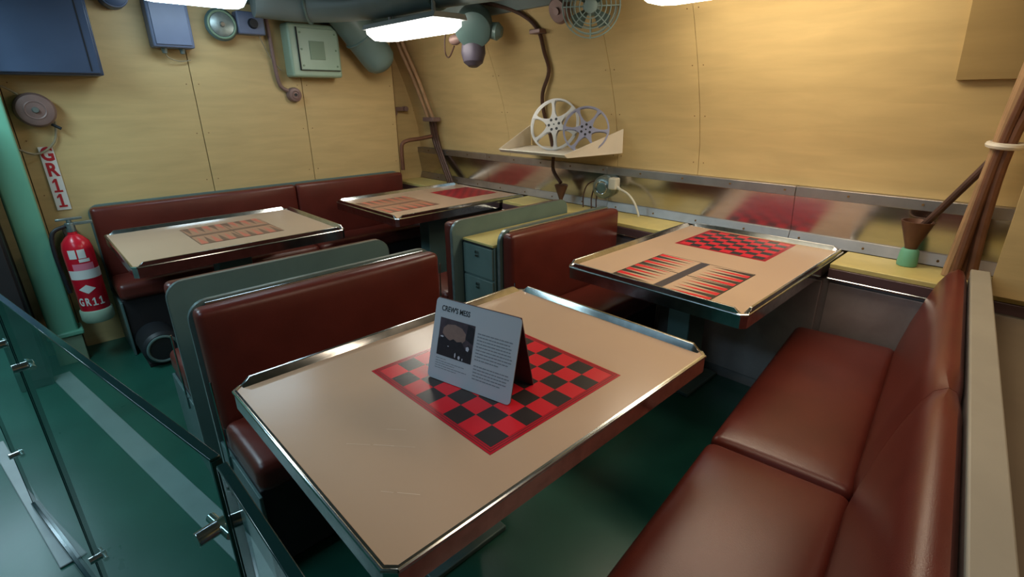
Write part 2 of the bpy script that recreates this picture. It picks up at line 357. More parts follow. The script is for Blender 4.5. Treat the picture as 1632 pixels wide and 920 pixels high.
def mess_table(label, x0, x1, y0, y1, rails, ped=(0, 0), top='laminate'):
    cx, cy = (x0+x1)/2, (y0+y1)/2
    t = thing('mess_table', label, 'table', (cx, cy, 0), 'fixed mess tables')
    X0, X1, Y0, Y1 = x0-cx, x1-cx, y0-cy, y1-cy; c = .018; H = .75
    def octo(i, cc=c): return [(X0+i+cc, Y0+i), (X1-i-cc, Y0+i), (X1-i, Y0+i+cc), (X1-i, Y1-i-cc), (X1-i-cc, Y1-i), (X0+i+cc, Y1-i), (X0+i, Y1-i-cc), (X0+i, Y0+i+cc)]
    G().prism(octo(.005), 2, H-.03, H).obj('tabletop', top, t)
    # stainless edge band: a ring with a bead on top
    g = G(); A = octo(0); B = octo(.0065, .016)
    for i in range(8):
        j = (i+1) % 8
        g.loft([[(*A[i], H-.052), (*A[i], H+.0015), (*B[i], H+.0025), (*B[i], H-.052)], [(*A[j], H-.052), (*A[j], H+.0015), (*B[j], H+.0025), (*B[j], H-.052)]], caps=False)
    g.obj('edge_band', 'chrome', t)
    g = G().tube([(*p, H-.002) for p in A+A[:1]], .0045, smooth=0, n=8); g.obj('edge_bead', 'chrome', t)
    # raised fiddle rails, ends cut on the slant
    hgt = .020; ins = .045
    for r in rails:
        if r in 'NS':
            y = Y1 if r == 'N' else Y0; d = -1 if r == 'N' else 1
            rings = [[(X0+ins, y, H), (X0+ins, y+d*.016, H), (X0+ins, y+d*.014, H+.001), (X0+ins, y, H+.001)]]
            L = lambda x, h: [(x, y, H-.002), (x, y+d*.020, H-.0005), (x, y+d*.009, H+h), (x, y+d*.001, H+h)]
            G().loft([L(X0+ins-.022, .002), L(X0+ins, hgt), L(X1-ins, hgt), L(X1-ins+.022, .002)]).obj('fiddle_rail', 'chrome', t, bevel=.001)
        else:
            x = X1 if r == 'E' else X0; d = -1 if r == 'E' else 1
            L = lambda y, h: [(x, y, H-.002), (x+d*.020, y, H-.0005), (x+d*.009, y, H+h), (x+d*.001, y, H+h)]
            G().loft([L(Y0+ins-.022, .002), L(Y0+ins, hgt), L(Y1-ins, hgt), L(Y1-ins+.022, .002)]).obj('fiddle_rail', 'chrome', t, bevel=.001)
    G().box(X0+.05, X1-.05, Y0+.05, Y1-.05, H-.06, H-.03).obj('underframe', 'dark', t)
    if ped:
        a_, b_ = ped
        G().box(a_-.09, a_+.09, b_-.06, b_+.06, .02, H-.06).obj('pedestal', 'green_dk', t, bevel=.006)
        G().box(a_-.16, a_+.16, b_-.13, b_+.13, 0, .02).obj('foot_plate', 'green_dk', t, bevel=.004)
    return t
t1 = mess_table('large tan topped mess table in front, with checkerboard and museum sign on it', .262, 1.318, .562, 1.335, 'NE', (.0, .22))
checker('checkerboard', .568-.79, 1.035-.79, .668-.9485, 1.16-.9485, .7502, t1)
g = G()
for (px, py, qx, qy, ww) in ((.37, .915, .405, .875, .0006), (.41, .87, .44, .835, .001), (.435, .84, .47, .80, .0006), (.46, .90, .49, .865, .0004), (.35, .735, .365, .715, .0006), (.37, .71, .398, .675, .0009)):
    g = G(); g.quad((px-.79, py-.9485, .7503), (qx-.79, qy-.9485, .7503), (qx-.79+ww, qy-.9485+ww, .7503), (px-.79+ww, py-.9485+ww, .7503)); g.obj('scratch', 'scratch', t1)
t2 = mess_table('tan mess table at the curved hull, right, with crisp backgammon board and checkerboard', 1.662, 2.760, .598, 1.392, 'NSWE', (.15, .15))
backgammon('backgammon_board', 1.70-2.211, 2.122-2.211, .752-.995, 1.188-.995, .7502, t2)
checker('checkerboard', 2.333-2.211, 2.722-2.211, .798-.995, 1.245-.995, .7502, t2)
t3 = mess_table('far tan mess table by the hull corner, with faded backgammon and a checkerboard muted by painted-in reflections', 1.63, 2.755, 2.745, 3.575, 'SNW')
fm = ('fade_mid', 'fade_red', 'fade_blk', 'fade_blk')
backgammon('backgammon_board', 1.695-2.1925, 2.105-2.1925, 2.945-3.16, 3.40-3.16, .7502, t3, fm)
checker('checkerboard', 2.335-2.1925, 2.71-2.1925, 3.005-3.16, 3.39-3.16, .7502, t3, mats=('sheen_red', 'sheen_red', 'sheen_dark', 'sheen_dark'))
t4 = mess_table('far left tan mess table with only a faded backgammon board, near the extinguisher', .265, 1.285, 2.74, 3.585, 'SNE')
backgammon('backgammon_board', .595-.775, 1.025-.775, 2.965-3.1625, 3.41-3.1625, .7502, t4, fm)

# ------------------------------------------------------------------ benches
def round_panel(x0, x1, z0, z1, r, n=6):
    p = [(x0, z0), (x1, z0)]
    p += [(x1-r+r*math.cos(a), z1-r+r*math.sin(a)) for a in [PI/2*k/n for k in range(n+1)]]
    p += [(x0+r-r*math.sin(a), z1-r+r*math.cos(a)) for a in [PI/2*k/n for k in range(n+1)]]
    return p
def booth_bench(label, x0, x1, yb, d, top=.852, depth=.40, seams=(), trim=True):
    """yb = plane of the back board; d = -1 sits facing -y, +1 facing +y"""
    t = thing('booth_bench', label, 'bench', ((x0+x1)/2, yb, 0), 'upholstered booth benches')
    X0, X1 = -(x1-x0)/2, (x1-x0)/2
    S = lambda a, b: (min(d*a, d*b), max(d*a, d*b))
    G().prism(round_panel(X0, X1, 0, top, .06), 1, *S(-.016, .004)).obj('back_board', 'green', t)
    pts = round_panel(X0, X1, 0, top, .06)[1:]
    y_ = -d*.006
    g = G(); pp = pts+[(X0, 0)]
    rings = []
    for i, (x, z) in enumerate(pp):
        a = Vector(pp[max(i-1, 0)]); b = Vector(pp[min(i+1, len(pp)-1)]); tt = (b-a).normalized(); nn = Vector((tt.y, -tt.x))
        w0 = Vector((x, z))
        rings.append([(w0.x+nn.x*.003, y_-.009, w0.y+nn.y*.003), (w0.x+nn.x*.003, y_+.009, w0.y+nn.y*.003), (w0.x-nn.x*.004, y_+.009, w0.y-nn.y*.004), (w0.x-nn.x*.004, y_-.009, w0.y-nn.y*.004)])
    if trim: g.loft(rings).obj('edge_trim', 'edge', t)
    else: g.b.free()
    xs = [X0+.006]+[s-(x0+x1)/2 for s in seams]+[X1-.006]
    for a, b in zip(xs, xs[1:]):
        G().rbox(a+.001, b-.001, *S(.004, .075), .40, top-.008, .024, crown=(0, .012, 0), inner=10).obj('backrest', 'vinyl', t)
        G().rbox(a+.001, b-.001, *S(.075, depth), .35, .45, .03, crown=(0, 0, .012), inner=10).obj('seat', 'vinyl', t)
    if trim: G().tube([(X0-.003, d*.105, .62), (X0-.003, d*.112, .50), (X0-.003, d*.118, .29)], .0035).obj('end_bead', 'chrome', t)
    if trim: G().tube([(X0+.05, d*.012, top-.008), (X1-.05, d*.012, top-.008)], .005, smooth=0).obj('top_bead', 'chrome', t)
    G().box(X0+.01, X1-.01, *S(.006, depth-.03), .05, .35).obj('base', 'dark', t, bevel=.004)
    G().box(X0, X0+.012, *S(.004, depth-.015), .0, .34).obj('end_panel', 'green_dk', t, bevel=.003)
    G().box(X0+.02, X1-.02, *S(.02, depth-.08), 0, .05).obj('plinth', 'rubber', t)
    return t
booth_bench('dark red booth bench behind the front table, at its far left side', .278, 1.205, 1.775, -1)
booth_bench('orange-lit red booth bench against the drawer cabinet, left of the right table', 1.595, 2.48, 1.760, -1)
booth_bench('bench behind the front bench, only its grey-green back board and rounded corner seen', .270, 1.15, 2.05, 1)
booth_bench('bench backed by the pale topped board behind the drawer cabinet, facing the far right table', 1.525, 2.42, 2.055, 1, top=.862)
booth_bench('long low-seen bench along the plywood back wall, behind the far tables', .245, 2.395, 3.93, -1, top=.87, depth=.36, seams=(1.47,), trim=False)

# long bench at the right, turned six degrees like in the compartment
t = thing('corner_bench', 'long shiny red cushioned bench along the right, seam between its two seat cushions', 'bench', (1.40, .137, 0), rotz=math.radians(6))
def wedge_back(x0, x1, top):        # leaning upholstered backrest, lofted along x with soft edges
    g = G(); rings = []; n = 14
    def prof(k):
        P = [(.012, .40), (.028, .44), (.020, .50), (.002, .60), (-.022, .70), (-.045, .78), (-.062, .815), (-.085, .832), (-.112, .826), (-.125, .80), (-.125, .40)]
        return [(y*1.0, z*top/.832 if z > .5 else z) for y, z in P]
    xs = [x0+(x1-x0)*k/n for k in range(n+1)]
    for i, x in enumerate(xs):
        e = min(x-x0, x1-x); q = .010*math.exp(-e/.018)
        rings.append([(x, y-q*(1 if y > -.1 else -.2), z-q*(.8 if z > .7 else 0)) for y, z in prof(0)])
    extra = lambda x, q: [(x, y-q, z-q*(z > .7)) for y, z in prof(0)]
    return g.loft(rings)
for a, b in ((-1.15, -.001), (.001, 1.10)):
    wedge_back(a, b, .832).obj('backrest', 'vinyl', t, ang=50)
    G().rbox(a+.001, b-.001, .015, .405, .33, .452, .032, crown=(0, 0, .014), inner=14).obj('seat', 'vinyl', t)
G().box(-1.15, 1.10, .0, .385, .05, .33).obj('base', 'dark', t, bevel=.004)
G().box(-1.15, 1.10, .385, .397, .10, .345).obj('front_board', 'browntrim', t, bevel=.003)
G().tube([(-1.15, .402, .345), (1.10, .402, .345)], .004, smooth=0).obj('front_bead', 'chrome', t)
G().box(-1.13, 1.08, .03, .33, 0, .05).obj('plinth', 'rubber', t)

# partition behind that bench
pt = bpy.data.objects.new('trim_3', None); COL.objects.link(pt); pt.location = (1.40, .137, 0); pt.rotation_euler = (0, 0, math.radians(6)); tag(pt, kind='structure')
G().box(-1.6, 1.10, -.150, -.130, 0, .815).obj('panel', 'steel_side', pt, bevel=.003)
G().box(-1.6, 1.10, -.185, -.128, .815, .832).obj('capping', 'cap', pt, bevel=.004)
G().box(-1.6, 1.10, -.60, -.15, .66, .68).obj('shelf', 'capdk', pt)
tag(G().prism([(2.48, .06), (2.52, .02), (2.76, .02), (2.76, -.25), (2.48, -.25)], 2, .752, 1.49).obj('trim_4', 'ply', bevel=.003), kind='structure')

# ------------------------------------------------------------------ drawer cabinet between the benches
t = thing('drawer_cabinet', 'grey-green metal drawer cabinet with yellow linoleum top, between two bench backs', 'cabinet', (1.585, 1.91, 0))
G().box(.004, .90, -.118, .118, .05, .765).obj('body', 'green', t, bevel=.003)
G().box(-.006, .90, -.118, .118, .765, .778).obj('top', 'yellow', t, bevel=.002)
G().box(.02, .88, -.10, .10, 0, .05).obj('plinth', 'rubber', t)
for a, b in ((.07, .28), (.29, .585), (.595, .755)):
    dr = G().box(-.008, .004, -.112, .112, a, b).obj('drawer', 'green', t, bevel=.003)
    G().cyl((-.009, 0, b-.03), (-.018, 0, b-.03), .009, n=14).box(-.014, -.009, -.012, .012, b-.055, b-.045).obj('latch', 'chrome', dr)
G().box(-.010, -.004, -.114, .114, .762, .768).obj('nosing', 'dark', t)

# ------------------------------------------------------------------ museum sign
fa = math.atan2(-.256, .057)
t = thing('information_sign', 'grey tabletop museum sign reading CREW\'S MESS, folded like a tent', 'sign', (.6925, .899, .7515), rotz=fa)
# local x runs along the sign from the left corner to the right, local y leans away from the reader (+y is towards the hull)
W, Hs, T = .268, .210, .06
def leaf(sgn, z0=0):
    L = Matrix.Identity(4)
    return L
ang = math.atan2(T, Hs)
def sp(u, v, off=0):    # point on the front leaf: u across, v up the slope
    return (u, v*math.sin(ang)-off*math.cos(ang), v*math.cos(ang)+off*math.sin(ang))
def rounded(w2, h, r, n=5):
    p = [(-w2, 0), (w2, 0)]
    P = []
    for cx_, cz_, a0 in ((w2-r, r, -PI/2), (w2-r, h-r, 0), (-w2+r, h-r, PI/2), (-w2+r, r, PI)):
        P += [(cx_+r*math.cos(a0+PI/2*k/n), cz_+r*math.sin(a0+PI/2*k/n)) for k in range(n+1)]
    return P
hyp = math.hypot(T, Hs)
R = rounded(W/2, hyp, .012)
G().loft([[sp(u, v, 0) for u, v in R], [sp(u, v, .0015) for u, v in R]]).obj('back_layer', 'signedge', t)
G().loft([[sp(u*.996, v*.996+.0004, .0014) for u, v in R], [sp(u*.994, v*.994+.0006, .0024) for u, v in R]]).obj('front_panel', 'signw', t)
G().loft([[(-W/2+.01, T, Hs), (W/2-.004, T, Hs), (W/2-.004, T+.055, .0), (-W/2+.01, T+.055, .0)], [(-W/2+.01, T-.003, Hs), (W/2-.004, T-.003, Hs), (W/2-.004, T+.052, 0), (-W/2+.01, T+.052, 0)]]).obj('rear_stay', 'signback', t)
def on_sign(u, v, off): return Matrix.Translation(sp(u, v, off)) @ Matrix.Rotation(PI/2-ang, 4, 'X')
text_obj('lettering', "CREW'S MESS", .0195, .0002, .0003, 'ink', t, on_sign(-.066, .192, .0027), .80)
def patch(g, u0, u1, v0, v1, off, mi): g.mi = mi; g.quad(sp(u0, v0, off), sp(u1, v0, off), sp(u1, v1, off), sp(u0, v1, off))
g = G(); patch(g, -.112, .002, .068, .168, .0028, 0)
def blob(pts, mi, off): g.mi = mi; g._f([g.b.verts.new(sp(u, v, off)) for u, v in pts])
blob([(-.100, .128), (-.085, .116), (-.06, .110), (-.035, .112), (-.024, .124), (-.024, .140), (-.038, .152), (-.062, .157), (-.086, .153), (-.098, .142)], 1, .0030)
blob([(-.112, .068), (.002, .068), (.002, .10), (-.012, .115), (-.022, .102), (-.035, .118), (-.05, .114), (-.062, .119), (-.074, .112), (-.09, .120), (-.112, .112)], 2, .0032)
blob([(-.024, .128), (.002, .118), (.002, .160), (-.020, .166)], 2, .0031)
for (u, v, a, b) in ((-.104, .117, .010, .004), (-.018, .100, .010, .011), (-.052, .074, .004, .012), (-.040, .072, .007, .009), (-.027, .071, .003, .006), (-.078, .096, .005, .002)):
    blob([(u, v), (u+a*.7, v-b*.2), (u+a, v+b*.5), (u+a*.6, v+b), (u-a*.1, v+b*.7)], 3, .0034)
g.obj('photograph_print', ['photo1', 'photo2', 'photo3', 'photo4'], t)
g = G()
def lines(u0, u1, v, n, st, h, last=.7):
    for k in range(n):
        u = u0; e = u1 if k < n-1 else u0+(u1-u0)*last
        e -= random.random()*.008
        while u < e-.003:
            w_ = min(random.uniform(.004, .013), e-u); patch(g, u, u+w_, v-k*st-h, v-k*st, .0028, 0); u += w_+.0016
lines(.012, .122, .153, 9, .0083, .0026); lines(.012, .122, .070, 5, .0083, .0026, .85)
lines(-.112, -.06, .060, 1, .006, .0016); lines(-.112, -.012, .053, 2, .0062, .0018); lines(-.112, .0, .0405, 2, .0062, .0018)
g.obj('body_text', 'inkgrey', t)

def one_glyph(name, h, th, m, parent, mw):
    w_ = h*.5; g = G()
    g.prism([(-w_*.5, -h/2), (w_*.5, -h/2), (w_*.5, -h*.36), (w_*.16, -h*.36), (w_*.16, h/2), (-w_*.12, h/2), (-w_*.45, h*.30), (-w_*.45, h*.17), (-w_*.16, h*.28), (-w_*.16, -h*.36), (-w_*.5, -h*.36)], 2, -th, th)
    o = g.obj(name, m, parent); o.matrix_local = mw; return o
# ------------------------------------------------------------------ glass rail round the stair opening
def pane(label, a, b, top=1.05, bot=.025, clips=()):
    a = Vector((*a, 0)); b = Vector((*b, 0)); L = (b-a).length; rz = math.atan2((b-a).y, (b-a).x)
    t = thing('glass_panel', label, 'glass panel', a, 'panels of the glass rail', rz)
    G().box(.004, L-.004, -.005, .005, bot, top).obj('pane', 'glass', t)
    e = .006
    G().box(.002, L-.002, -e, e, top, top+.004).obj('top_edge', 'glassedge', t, bevel=.001)
    G().box(.000, .004, -e, e, bot, top).obj('side_edge', 'glassedge', t)
    G().box(L-.004, L, -e, e, bot, top).obj('side_edge', 'glassedge', t)
    G().box(0, L, -.011, .011, 0.001, bot+.008).obj('shoe', 'glassedge', t, bevel=.002)
    for u, z in clips:
        G().cyl((u-.001, -.020, z), (u-.001, .020, z), .0105, n=18).cyl((u-.0305, -.012, z), (u+.026, -.012, z), .007, n=14).obj('clip', 'chrome', t, bevel=.001)
    return t
pane('middle glass pane of the stair rail, left of the front table', (.086, .601), (-.104, 1.57), clips=((.08, .895), (.987, .866), (.98, .272)))
pane('nearest glass pane at the bottom edge, beside the front table corner', (.096, -.35), (.088, .588))
pane('farthest glass pane of the stair rail, at the left edge', (-.108, 1.592), (-.262, 2.36), clips=((.15, .874), (.73, .275)))
def strip(label, a, b, wd, h=.008):
    a = Vector((*a, 0)); b = Vector((*b, 0)); L = (b-a).length
    o = G().box(0, L, -wd/2, wd/2, .0, h).obj('threshold_strip', 'coam', None, loc=a, rotz=math.atan2((b-a).y, (b-a).x), bevel=.003); o.location.z = .0005
    tag(o, label, 'floor strip')
strip('wide pale grey metal strip on the deck beyond the glass rail', (.295, 1.30), (-.105, 3.60), .085)
strip('narrow grey metal strip on the deck at the far left', (-.20, 1.95), (-.37, 3.0), .045)

# ------------------------------------------------------------------ post, extinguisher and lockers at the left
t = thing('steel_post', 'mint green painted steel post at the left, between locker and extinguisher', 'post', (-.030, 3.78, 0))
G().box(-.065, .065, -.05, .05, .02, 2.098).obj('shaft', 'mint', t, bevel=.012, seg=3)
G().box(-.085, .085, -.07, .07, .17, .20).obj('collar', 'mint', t, bevel=.008)
G().box(-.07, .07, -.055, .055, 0, .17).obj('foot', 'cabgreen_dk', t, bevel=.005)
t = thing('locker', 'narrow dark locker standing left of the mint green post', 'locker', (-.205, 3.70, 0))
G().box(-.07, .07, -.2, .21, 0, 1.5).obj('body', 'rubber', t, bevel=.01)
G().box(-.06, .06, -.212, -.2, .05, 1.46).obj('door', 'dark', t, bevel=.004)
t = thing('fire_extinguisher', 'red fire extinguisher with white labels, hung beside the mint green post', 'fire extinguisher', (.137, 3.66, .0))
G().lathe((0, 0, .30), (0, 0, .78), [(0, .04), (.03, .066), (.06, .07), (.80, .07), (.88, .062), (.94, .040), (.97, .022), (1, .02)], 32).obj('cylinder', 'extred', t)
G().lathe((0, 0, .255), (0, 0, .33), [(0, .068), (.2, .078), (.9, .078), (1, .073)], 32).obj('base_ring', 'cabgreen', t)
def band(z0, z1, a0, a1, m, name, r=.0706):
    g = G(); n = 14
    A = [math.radians(a0+(a1-a0)*k/n) for k in range(n+1)]
    g.loft([[(r*math.cos(a), r*math.sin(a), z) for a in A] for z in (z0, z1)], caps=False, closed=False); return g.obj(name, m, t)
band(.520, .572, -160, 10, 'labelw', 'label_band')
band(.572, .610, -130, -50, 'extpink', 'label')
band(.618, .636, -100, -60, 'labelw', 'label', .0709)
band(.640, .690, -132, -104, 'labelw', 'label', .0709); band(.640, .690, -98, -70, 'labelw', 'label', .0709)
g = G(); r = .0712
dm = lambda a, z: (r*math.cos(math.radians(a)), r*math.sin(math.radians(a)), z)
g.loft([[dm(-134+8*k, .462-.026*(1-abs(k-4)/4)-.0003) for k in range(9)], [dm(-134+8*k, .462+.026*(1-abs(k-4)/4)+.0003) for k in range(9)]], caps=False, closed=False); g.obj('diamond_mark', 'labelw', t)
for k, ch in enumerate('GR11'):
    a = math.radians(-140+k*26); mw = Matrix.Translation((.0712*math.cos(a), .0712*math.sin(a), .385)) @ Matrix.Rotation(a+PI/2, 4, 'Z') @ Matrix.Rotation(PI/2, 4, 'X')
    if ch == '1': one_glyph('lettering', .046, .0004, 'labelw', t, mw)
    else: text_obj('lettering', ch, .062, .0004, .002, 'labelw', t, mw, .62)
G().cyl((0, 0, .78), (0, 0, .83), .022, n=16).box(-.015, .10, -.012, .012, .815, .83).box(-.055, .06, -.012, .012, .845, .856).cyl((.0, 0, .83), (.0, 0, .848), .012, n=10).obj('valve', 'edge', t, bevel=.002)
G().tube([(-.02, -.01, .815), (-.08, -.02, .79), (-.098, -.03, .70), (-.095, -.03, .55), (-.088, -.03, .45)], .010).obj('hose', 'rubber', t)
G().box(-.03, .03, .0705, .285, .45, .75).obj('bracket', 'dark', t, bevel=.003)
t = thing('letter_placard', 'narrow white strip with red letters GR11 on the plywood above the extinguisher', 'sign', (.148, 3.946, .86))
G().box(-.032, .032, -.003, .0, 0, .355).obj('strip', 'labelw', t)
for k, ch in enumerate('GR11'):
    if ch == '1': one_glyph('lettering', .076, .0006, 'letred', t, Matrix.Translation((0, -.0042, .312-k*.086)) @ Matrix.Rotation(PI/2, 4, 'X'))
    else: text_obj('lettering', ch, .102, .0006, .0035, 'letred', t, Matrix.Translation((0, -.0042, .312-k*.086)) @ Matrix.Rotation(PI/2, 4, 'X'), .78)
t = thing('blower', 'dark round blower on the deck below the extinguisher', 'blower', (.36, 3.42, 0))
G().lathe((0, -.12, .11), (0, .12, .11), [(0, .05), (.02, .085), (.1, .10), (.9, .10), (1, .06)], 28).obj('drum', 'rubber', t)
G().torus((0, -.122, .11), (0, 1, 0), .075, .008).obj('rim', 'green_dk', t)
G().box(-.08, .08, -.08, .08, 0, .03).obj('foot', 'dark', t, bevel=.004)

# ------------------------------------------------------------------ equipment on the back bulkhead
t = thing('wall_cabinet', 'large dark blue-grey wall cabinet at the upper left corner', 'cabinet', (.10, 3.95, 1.585))
G().box(-.75, .385, -.17, -.002, 0, .50).obj('body', 'bluegrey', t, bevel=.006)
G().box(-.74, .375, -.186, -.17, .008, .49).obj('door', 'bluegrey', t, bevel=.006)
G().box(.33, .336, -.188, -.186, .02, .48).obj('door_groove', 'rubber', t)
t = thing('round_casing', 'dark blue-grey rounded casing high between the large cabinet and junction box', 'casing', (.63, 3.95, 2.01))
G().lathe((0, -.002, 0), (0, -.12, 0), [(0, .07), (.7, .07), (.92, .06), (1, .035)], 28).obj('case', 'bluegrey', t)
G().torus((0, -.10, 0), (0, 1, 0), .062, .006).obj('rim', 'bluegrey_lt', t)
t = thing('junction_box', 'blue-grey box with two knobs underneath, right of the large cabinet', 'junction box', (.875, 3.95, 1.75))
G().box(-.11, .11, -.11, -.002, 0, .26).obj('body', 'bluegrey_lt', t, bevel=.012, seg=3)
G().box(-.095, .095, -.118, -.11, .015, .245).obj('cover', 'bluegrey_lt', t, bevel=.005)
for x in (-.05, .045): G().cyl((x, -.06, 0), (x, -.06, -.03), .018, .013, n=16).obj('knob', 'edge', t, bevel=.002)
G().tube([(-.05, -.06, -.028), (-.03, -.05, -.055), (.03, -.03, -.07), (.09, -.02, -.06)], .003).obj('cable', 'wire', t)
t = thing('round_gauge', 'round grey-blue gauge between the junction box and the small switch box', 'gauge', (1.165, 3.95, 1.90))
G().lathe((0, -.002, 0), (0, -.09, 0), [(0, .075), (.7, .09), (.85, .095), (1, .085)], 36).obj('case', 'green_dk', t)
G().lathe((0, -.088, 0), (0, -.098, 0), [(0, .07), (.6, .068), (1, .05)], 32).obj('face', 'edge', t)
G().torus((0, -.092, 0), (0, 1, 0), .078, .007).obj('bezel', 'cabgreen_dk', t)
G().cyl((0, -.095, 0), (0, -.112, 0), .018, .012, n=16).obj('hub', 'chrome', t)
t = thing('switch_box', 'small purple-grey switch box left of the pale green cabinet', 'switch box', (1.345, 3.95, 1.865))
G().box(-.085, .085, -.09, -.002, -.01, .125).obj('body', 'bluegrey_lt', t, bevel=.01, seg=3)
G().cyl((.01, -.09, .055), (.01, -.112, .055), .032, .026, n=22).obj('dial', 'rubber', t)
G().tube([(.05, -.05, -.01), (.08, -.04, -.08), (.12, -.03, -.16), (.17, -.03, -.22)], .004).obj('cable', 'wire', t)
t = thing('green_wall_box', 'pale green wall box with a square plate on its door', 'wall box', (1.74, 3.95, 1.60))
G().box(-.185, .185, -.13, -.002, 0, .345).obj('body', 'cabgreen', t, bevel=.018, seg=3)
dr = G().box(-.125, .165, -.142, -.13, .048, .315).obj('door', 'cabgreen', t, bevel=.004)
G().box(-.05, .06, -.146, -.142, .115, .235).obj('plate', 'cabgreen_dk', dr, bevel=.002)
g = G()
for x in (-.105, .145):
    for z in (.075, .18, .285): g.cyl((x, -.142, z), (x, -.147, z), .007, n=10)
g.obj('screws', 'cabgreen_dk', dr)
G().box(-.128, -.124, -.145, -.13, .045, .318).box(-.128, .168, -.145, -.13, .044, .047).obj('door_gap', 'dark', t)
t = thing('round_outlet', 'small round pinkish outlet fed by a drooping cable, under the pale green box', 'outlet', (1.585, 3.95, 1.485))
G().lathe((0, -.002, 0), (0, -.05, 0), [(0, .05), (.6, .05), (.9, .044), (1, .03)], 28).obj('housing', 'pink', t)
G().torus((0, -.05, 0), (0, 1, 0), .024, .005, n=24).obj('ring', 'pink', t)
G().cyl((0, -.046, 0), (0, -.056, 0), .010, n=12).obj('hole', 'rubber', t)
G().tube([(-.02, -.02, .02), (-.09, -.025, .06), (-.11, -.03, .2), (-.115, -.03, .4), (-.13, -.03, .58)], .013).obj('cable', 'pink', t)
t = thing('ventilation_duct', 'grey-green duct with rounded end hanging in the back corner', 'duct', (2.18, 3.78, 1.76))
G().lathe((.03, 0, -.02), (-.30, -.02, .36), [(-.17, .02), (-.16, .06), (-.12, .095), (-.05, .12), (.05, .125), (.95, .13), (1, .13)], 32).obj('pipe', 'green', t)
G().torus((-.10, -.006, .13), (-.33, -.02, .38), .13, .008).obj('collar', 'green', t)
t = thing('overhead_duct', 'wide grey-green duct running under the ceiling above the lit lamp', 'duct', (1.5, 3.9, 2.0))
G().tube([(-.17, -.17, .04), (.15, -.25, .03), (.38, -.6, .03), (.5, -1.2, .04), (.62, -1.8, .04), (.66, -2.2, .06)], .10, n=20, smooth=6).obj('pipe', 'ceil', t)
for q, d in (((.15, -.25, .03), (.6, -.5, 0)), ((.5, -1.2, .04), (.2, -1.2, 0))): G().torus(q, d, .105, .008).obj('joint_ring', 'green', t)
t = thing('second_overhead_duct', 'flat grey duct along the ceiling over the back wall boxes', 'duct', (.9, 3.55, 2.04))
t.name = 'ceiling_trunking'
G().box(-1.2, .85, .28, .39, .0, .06).obj('trunk', 'green_dk', t, bevel=.01)
for x in (-.8, -.1, .6): G().box(x-.015, x+.015, .275, .392, -.006, .0).obj('strap', 'ceil', t)
# valve wheel by the post
t = thing('round_alarm', 'pinkish round alarm disc with a drooping cable, above the GR11 strip', 'alarm', (.155, 3.95, 1.41))
G().lathe((0, -.002, 0), (0, -.085, 0), [(0, .09), (.5, .085), (.75, .088), (.95, .078), (1, .06)], 36).obj('disc', 'pink', t)
G().torus((0, -.082, 0), (0, 1, 0), .045, .006, n=30).obj('ring', 'pink', t)
G().cyl((0, -.08, 0), (0, -.1, 0), .018, .012, n=16).obj('hub', 'edge', t)
G().tube([(-.05, -.05, .08), (-.12, -.06, .12), (-.18, -.06, .02), (-.17, -.05, -.14), (-.06, -.03, -.23), (.04, -.02, -.17), (.07, -.02, -.06)], .006).obj('cable', 'wire', t)
G().cyl((.05, -.04, -.075), (.085, -.05, -.10), .008, n=10).obj('lug', 'rubber', t)

# ------------------------------------------------------------------ lamps
def lamp(label, c, L, Wd, m, ztop=2.1, zb=1.86, drop=.06, rot=0):
    t = thing('ceiling_lamp', label, 'lamp', (c[0], c[1], zb), 'fluorescent ceiling lamps', rot)
    h = drop
    G().prism([(-Wd/2, h), (-Wd/2+.015, h+.03), (Wd/2-.015, h+.03), (Wd/2, h)], 1, -L/2, L/2).obj('housing', 'lampbody', t, bevel=.003)
    a, b = Wd/2-.004, L/2-.004; c_ = .05
    o = [(-a, -b+c_), (-a+c_, -b), (a-c_, -b), (a, -b+c_), (a, b-c_), (a-c_, b), (-a+c_, b), (-a, b-c_)]
    G().loft([[(x, y, h-.001) for x, y in o], [(x, y, h*.55) for x, y in o], [(x*.72, y*.93, 0) for x, y in o]]).obj('diffuser', m, t)
    for y in (-L*.3, L*.3): G().cyl((0, y, h+.03), (0, y, ztop-zb), .012, n=12).obj('hanger', 'lampbody', t)
lamp('glowing white ceiling lamp hanging before the back corner, fully in view', (1.94, 2.90), .78, .24, 'lampA', zb=1.805, rot=0)
lamp('brightest warm ceiling lamp at the top edge, over the right table', (2.20, .93), 1.0, .26, 'lampB', zb=1.83)
lamp('cool bluish ceiling lamp at the top left edge', (.93, 3.45), .50, .24, 'lampC', zb=1.945, rot=PI/2)
lamp('cool lamp added out of view beyond the doorway, for its glare on the deck', (-.45, 4.90), 1.3, .30, 'lampD', zb=1.93, rot=PI/2)  # unseen lamp, added for the bluish glare on the deck

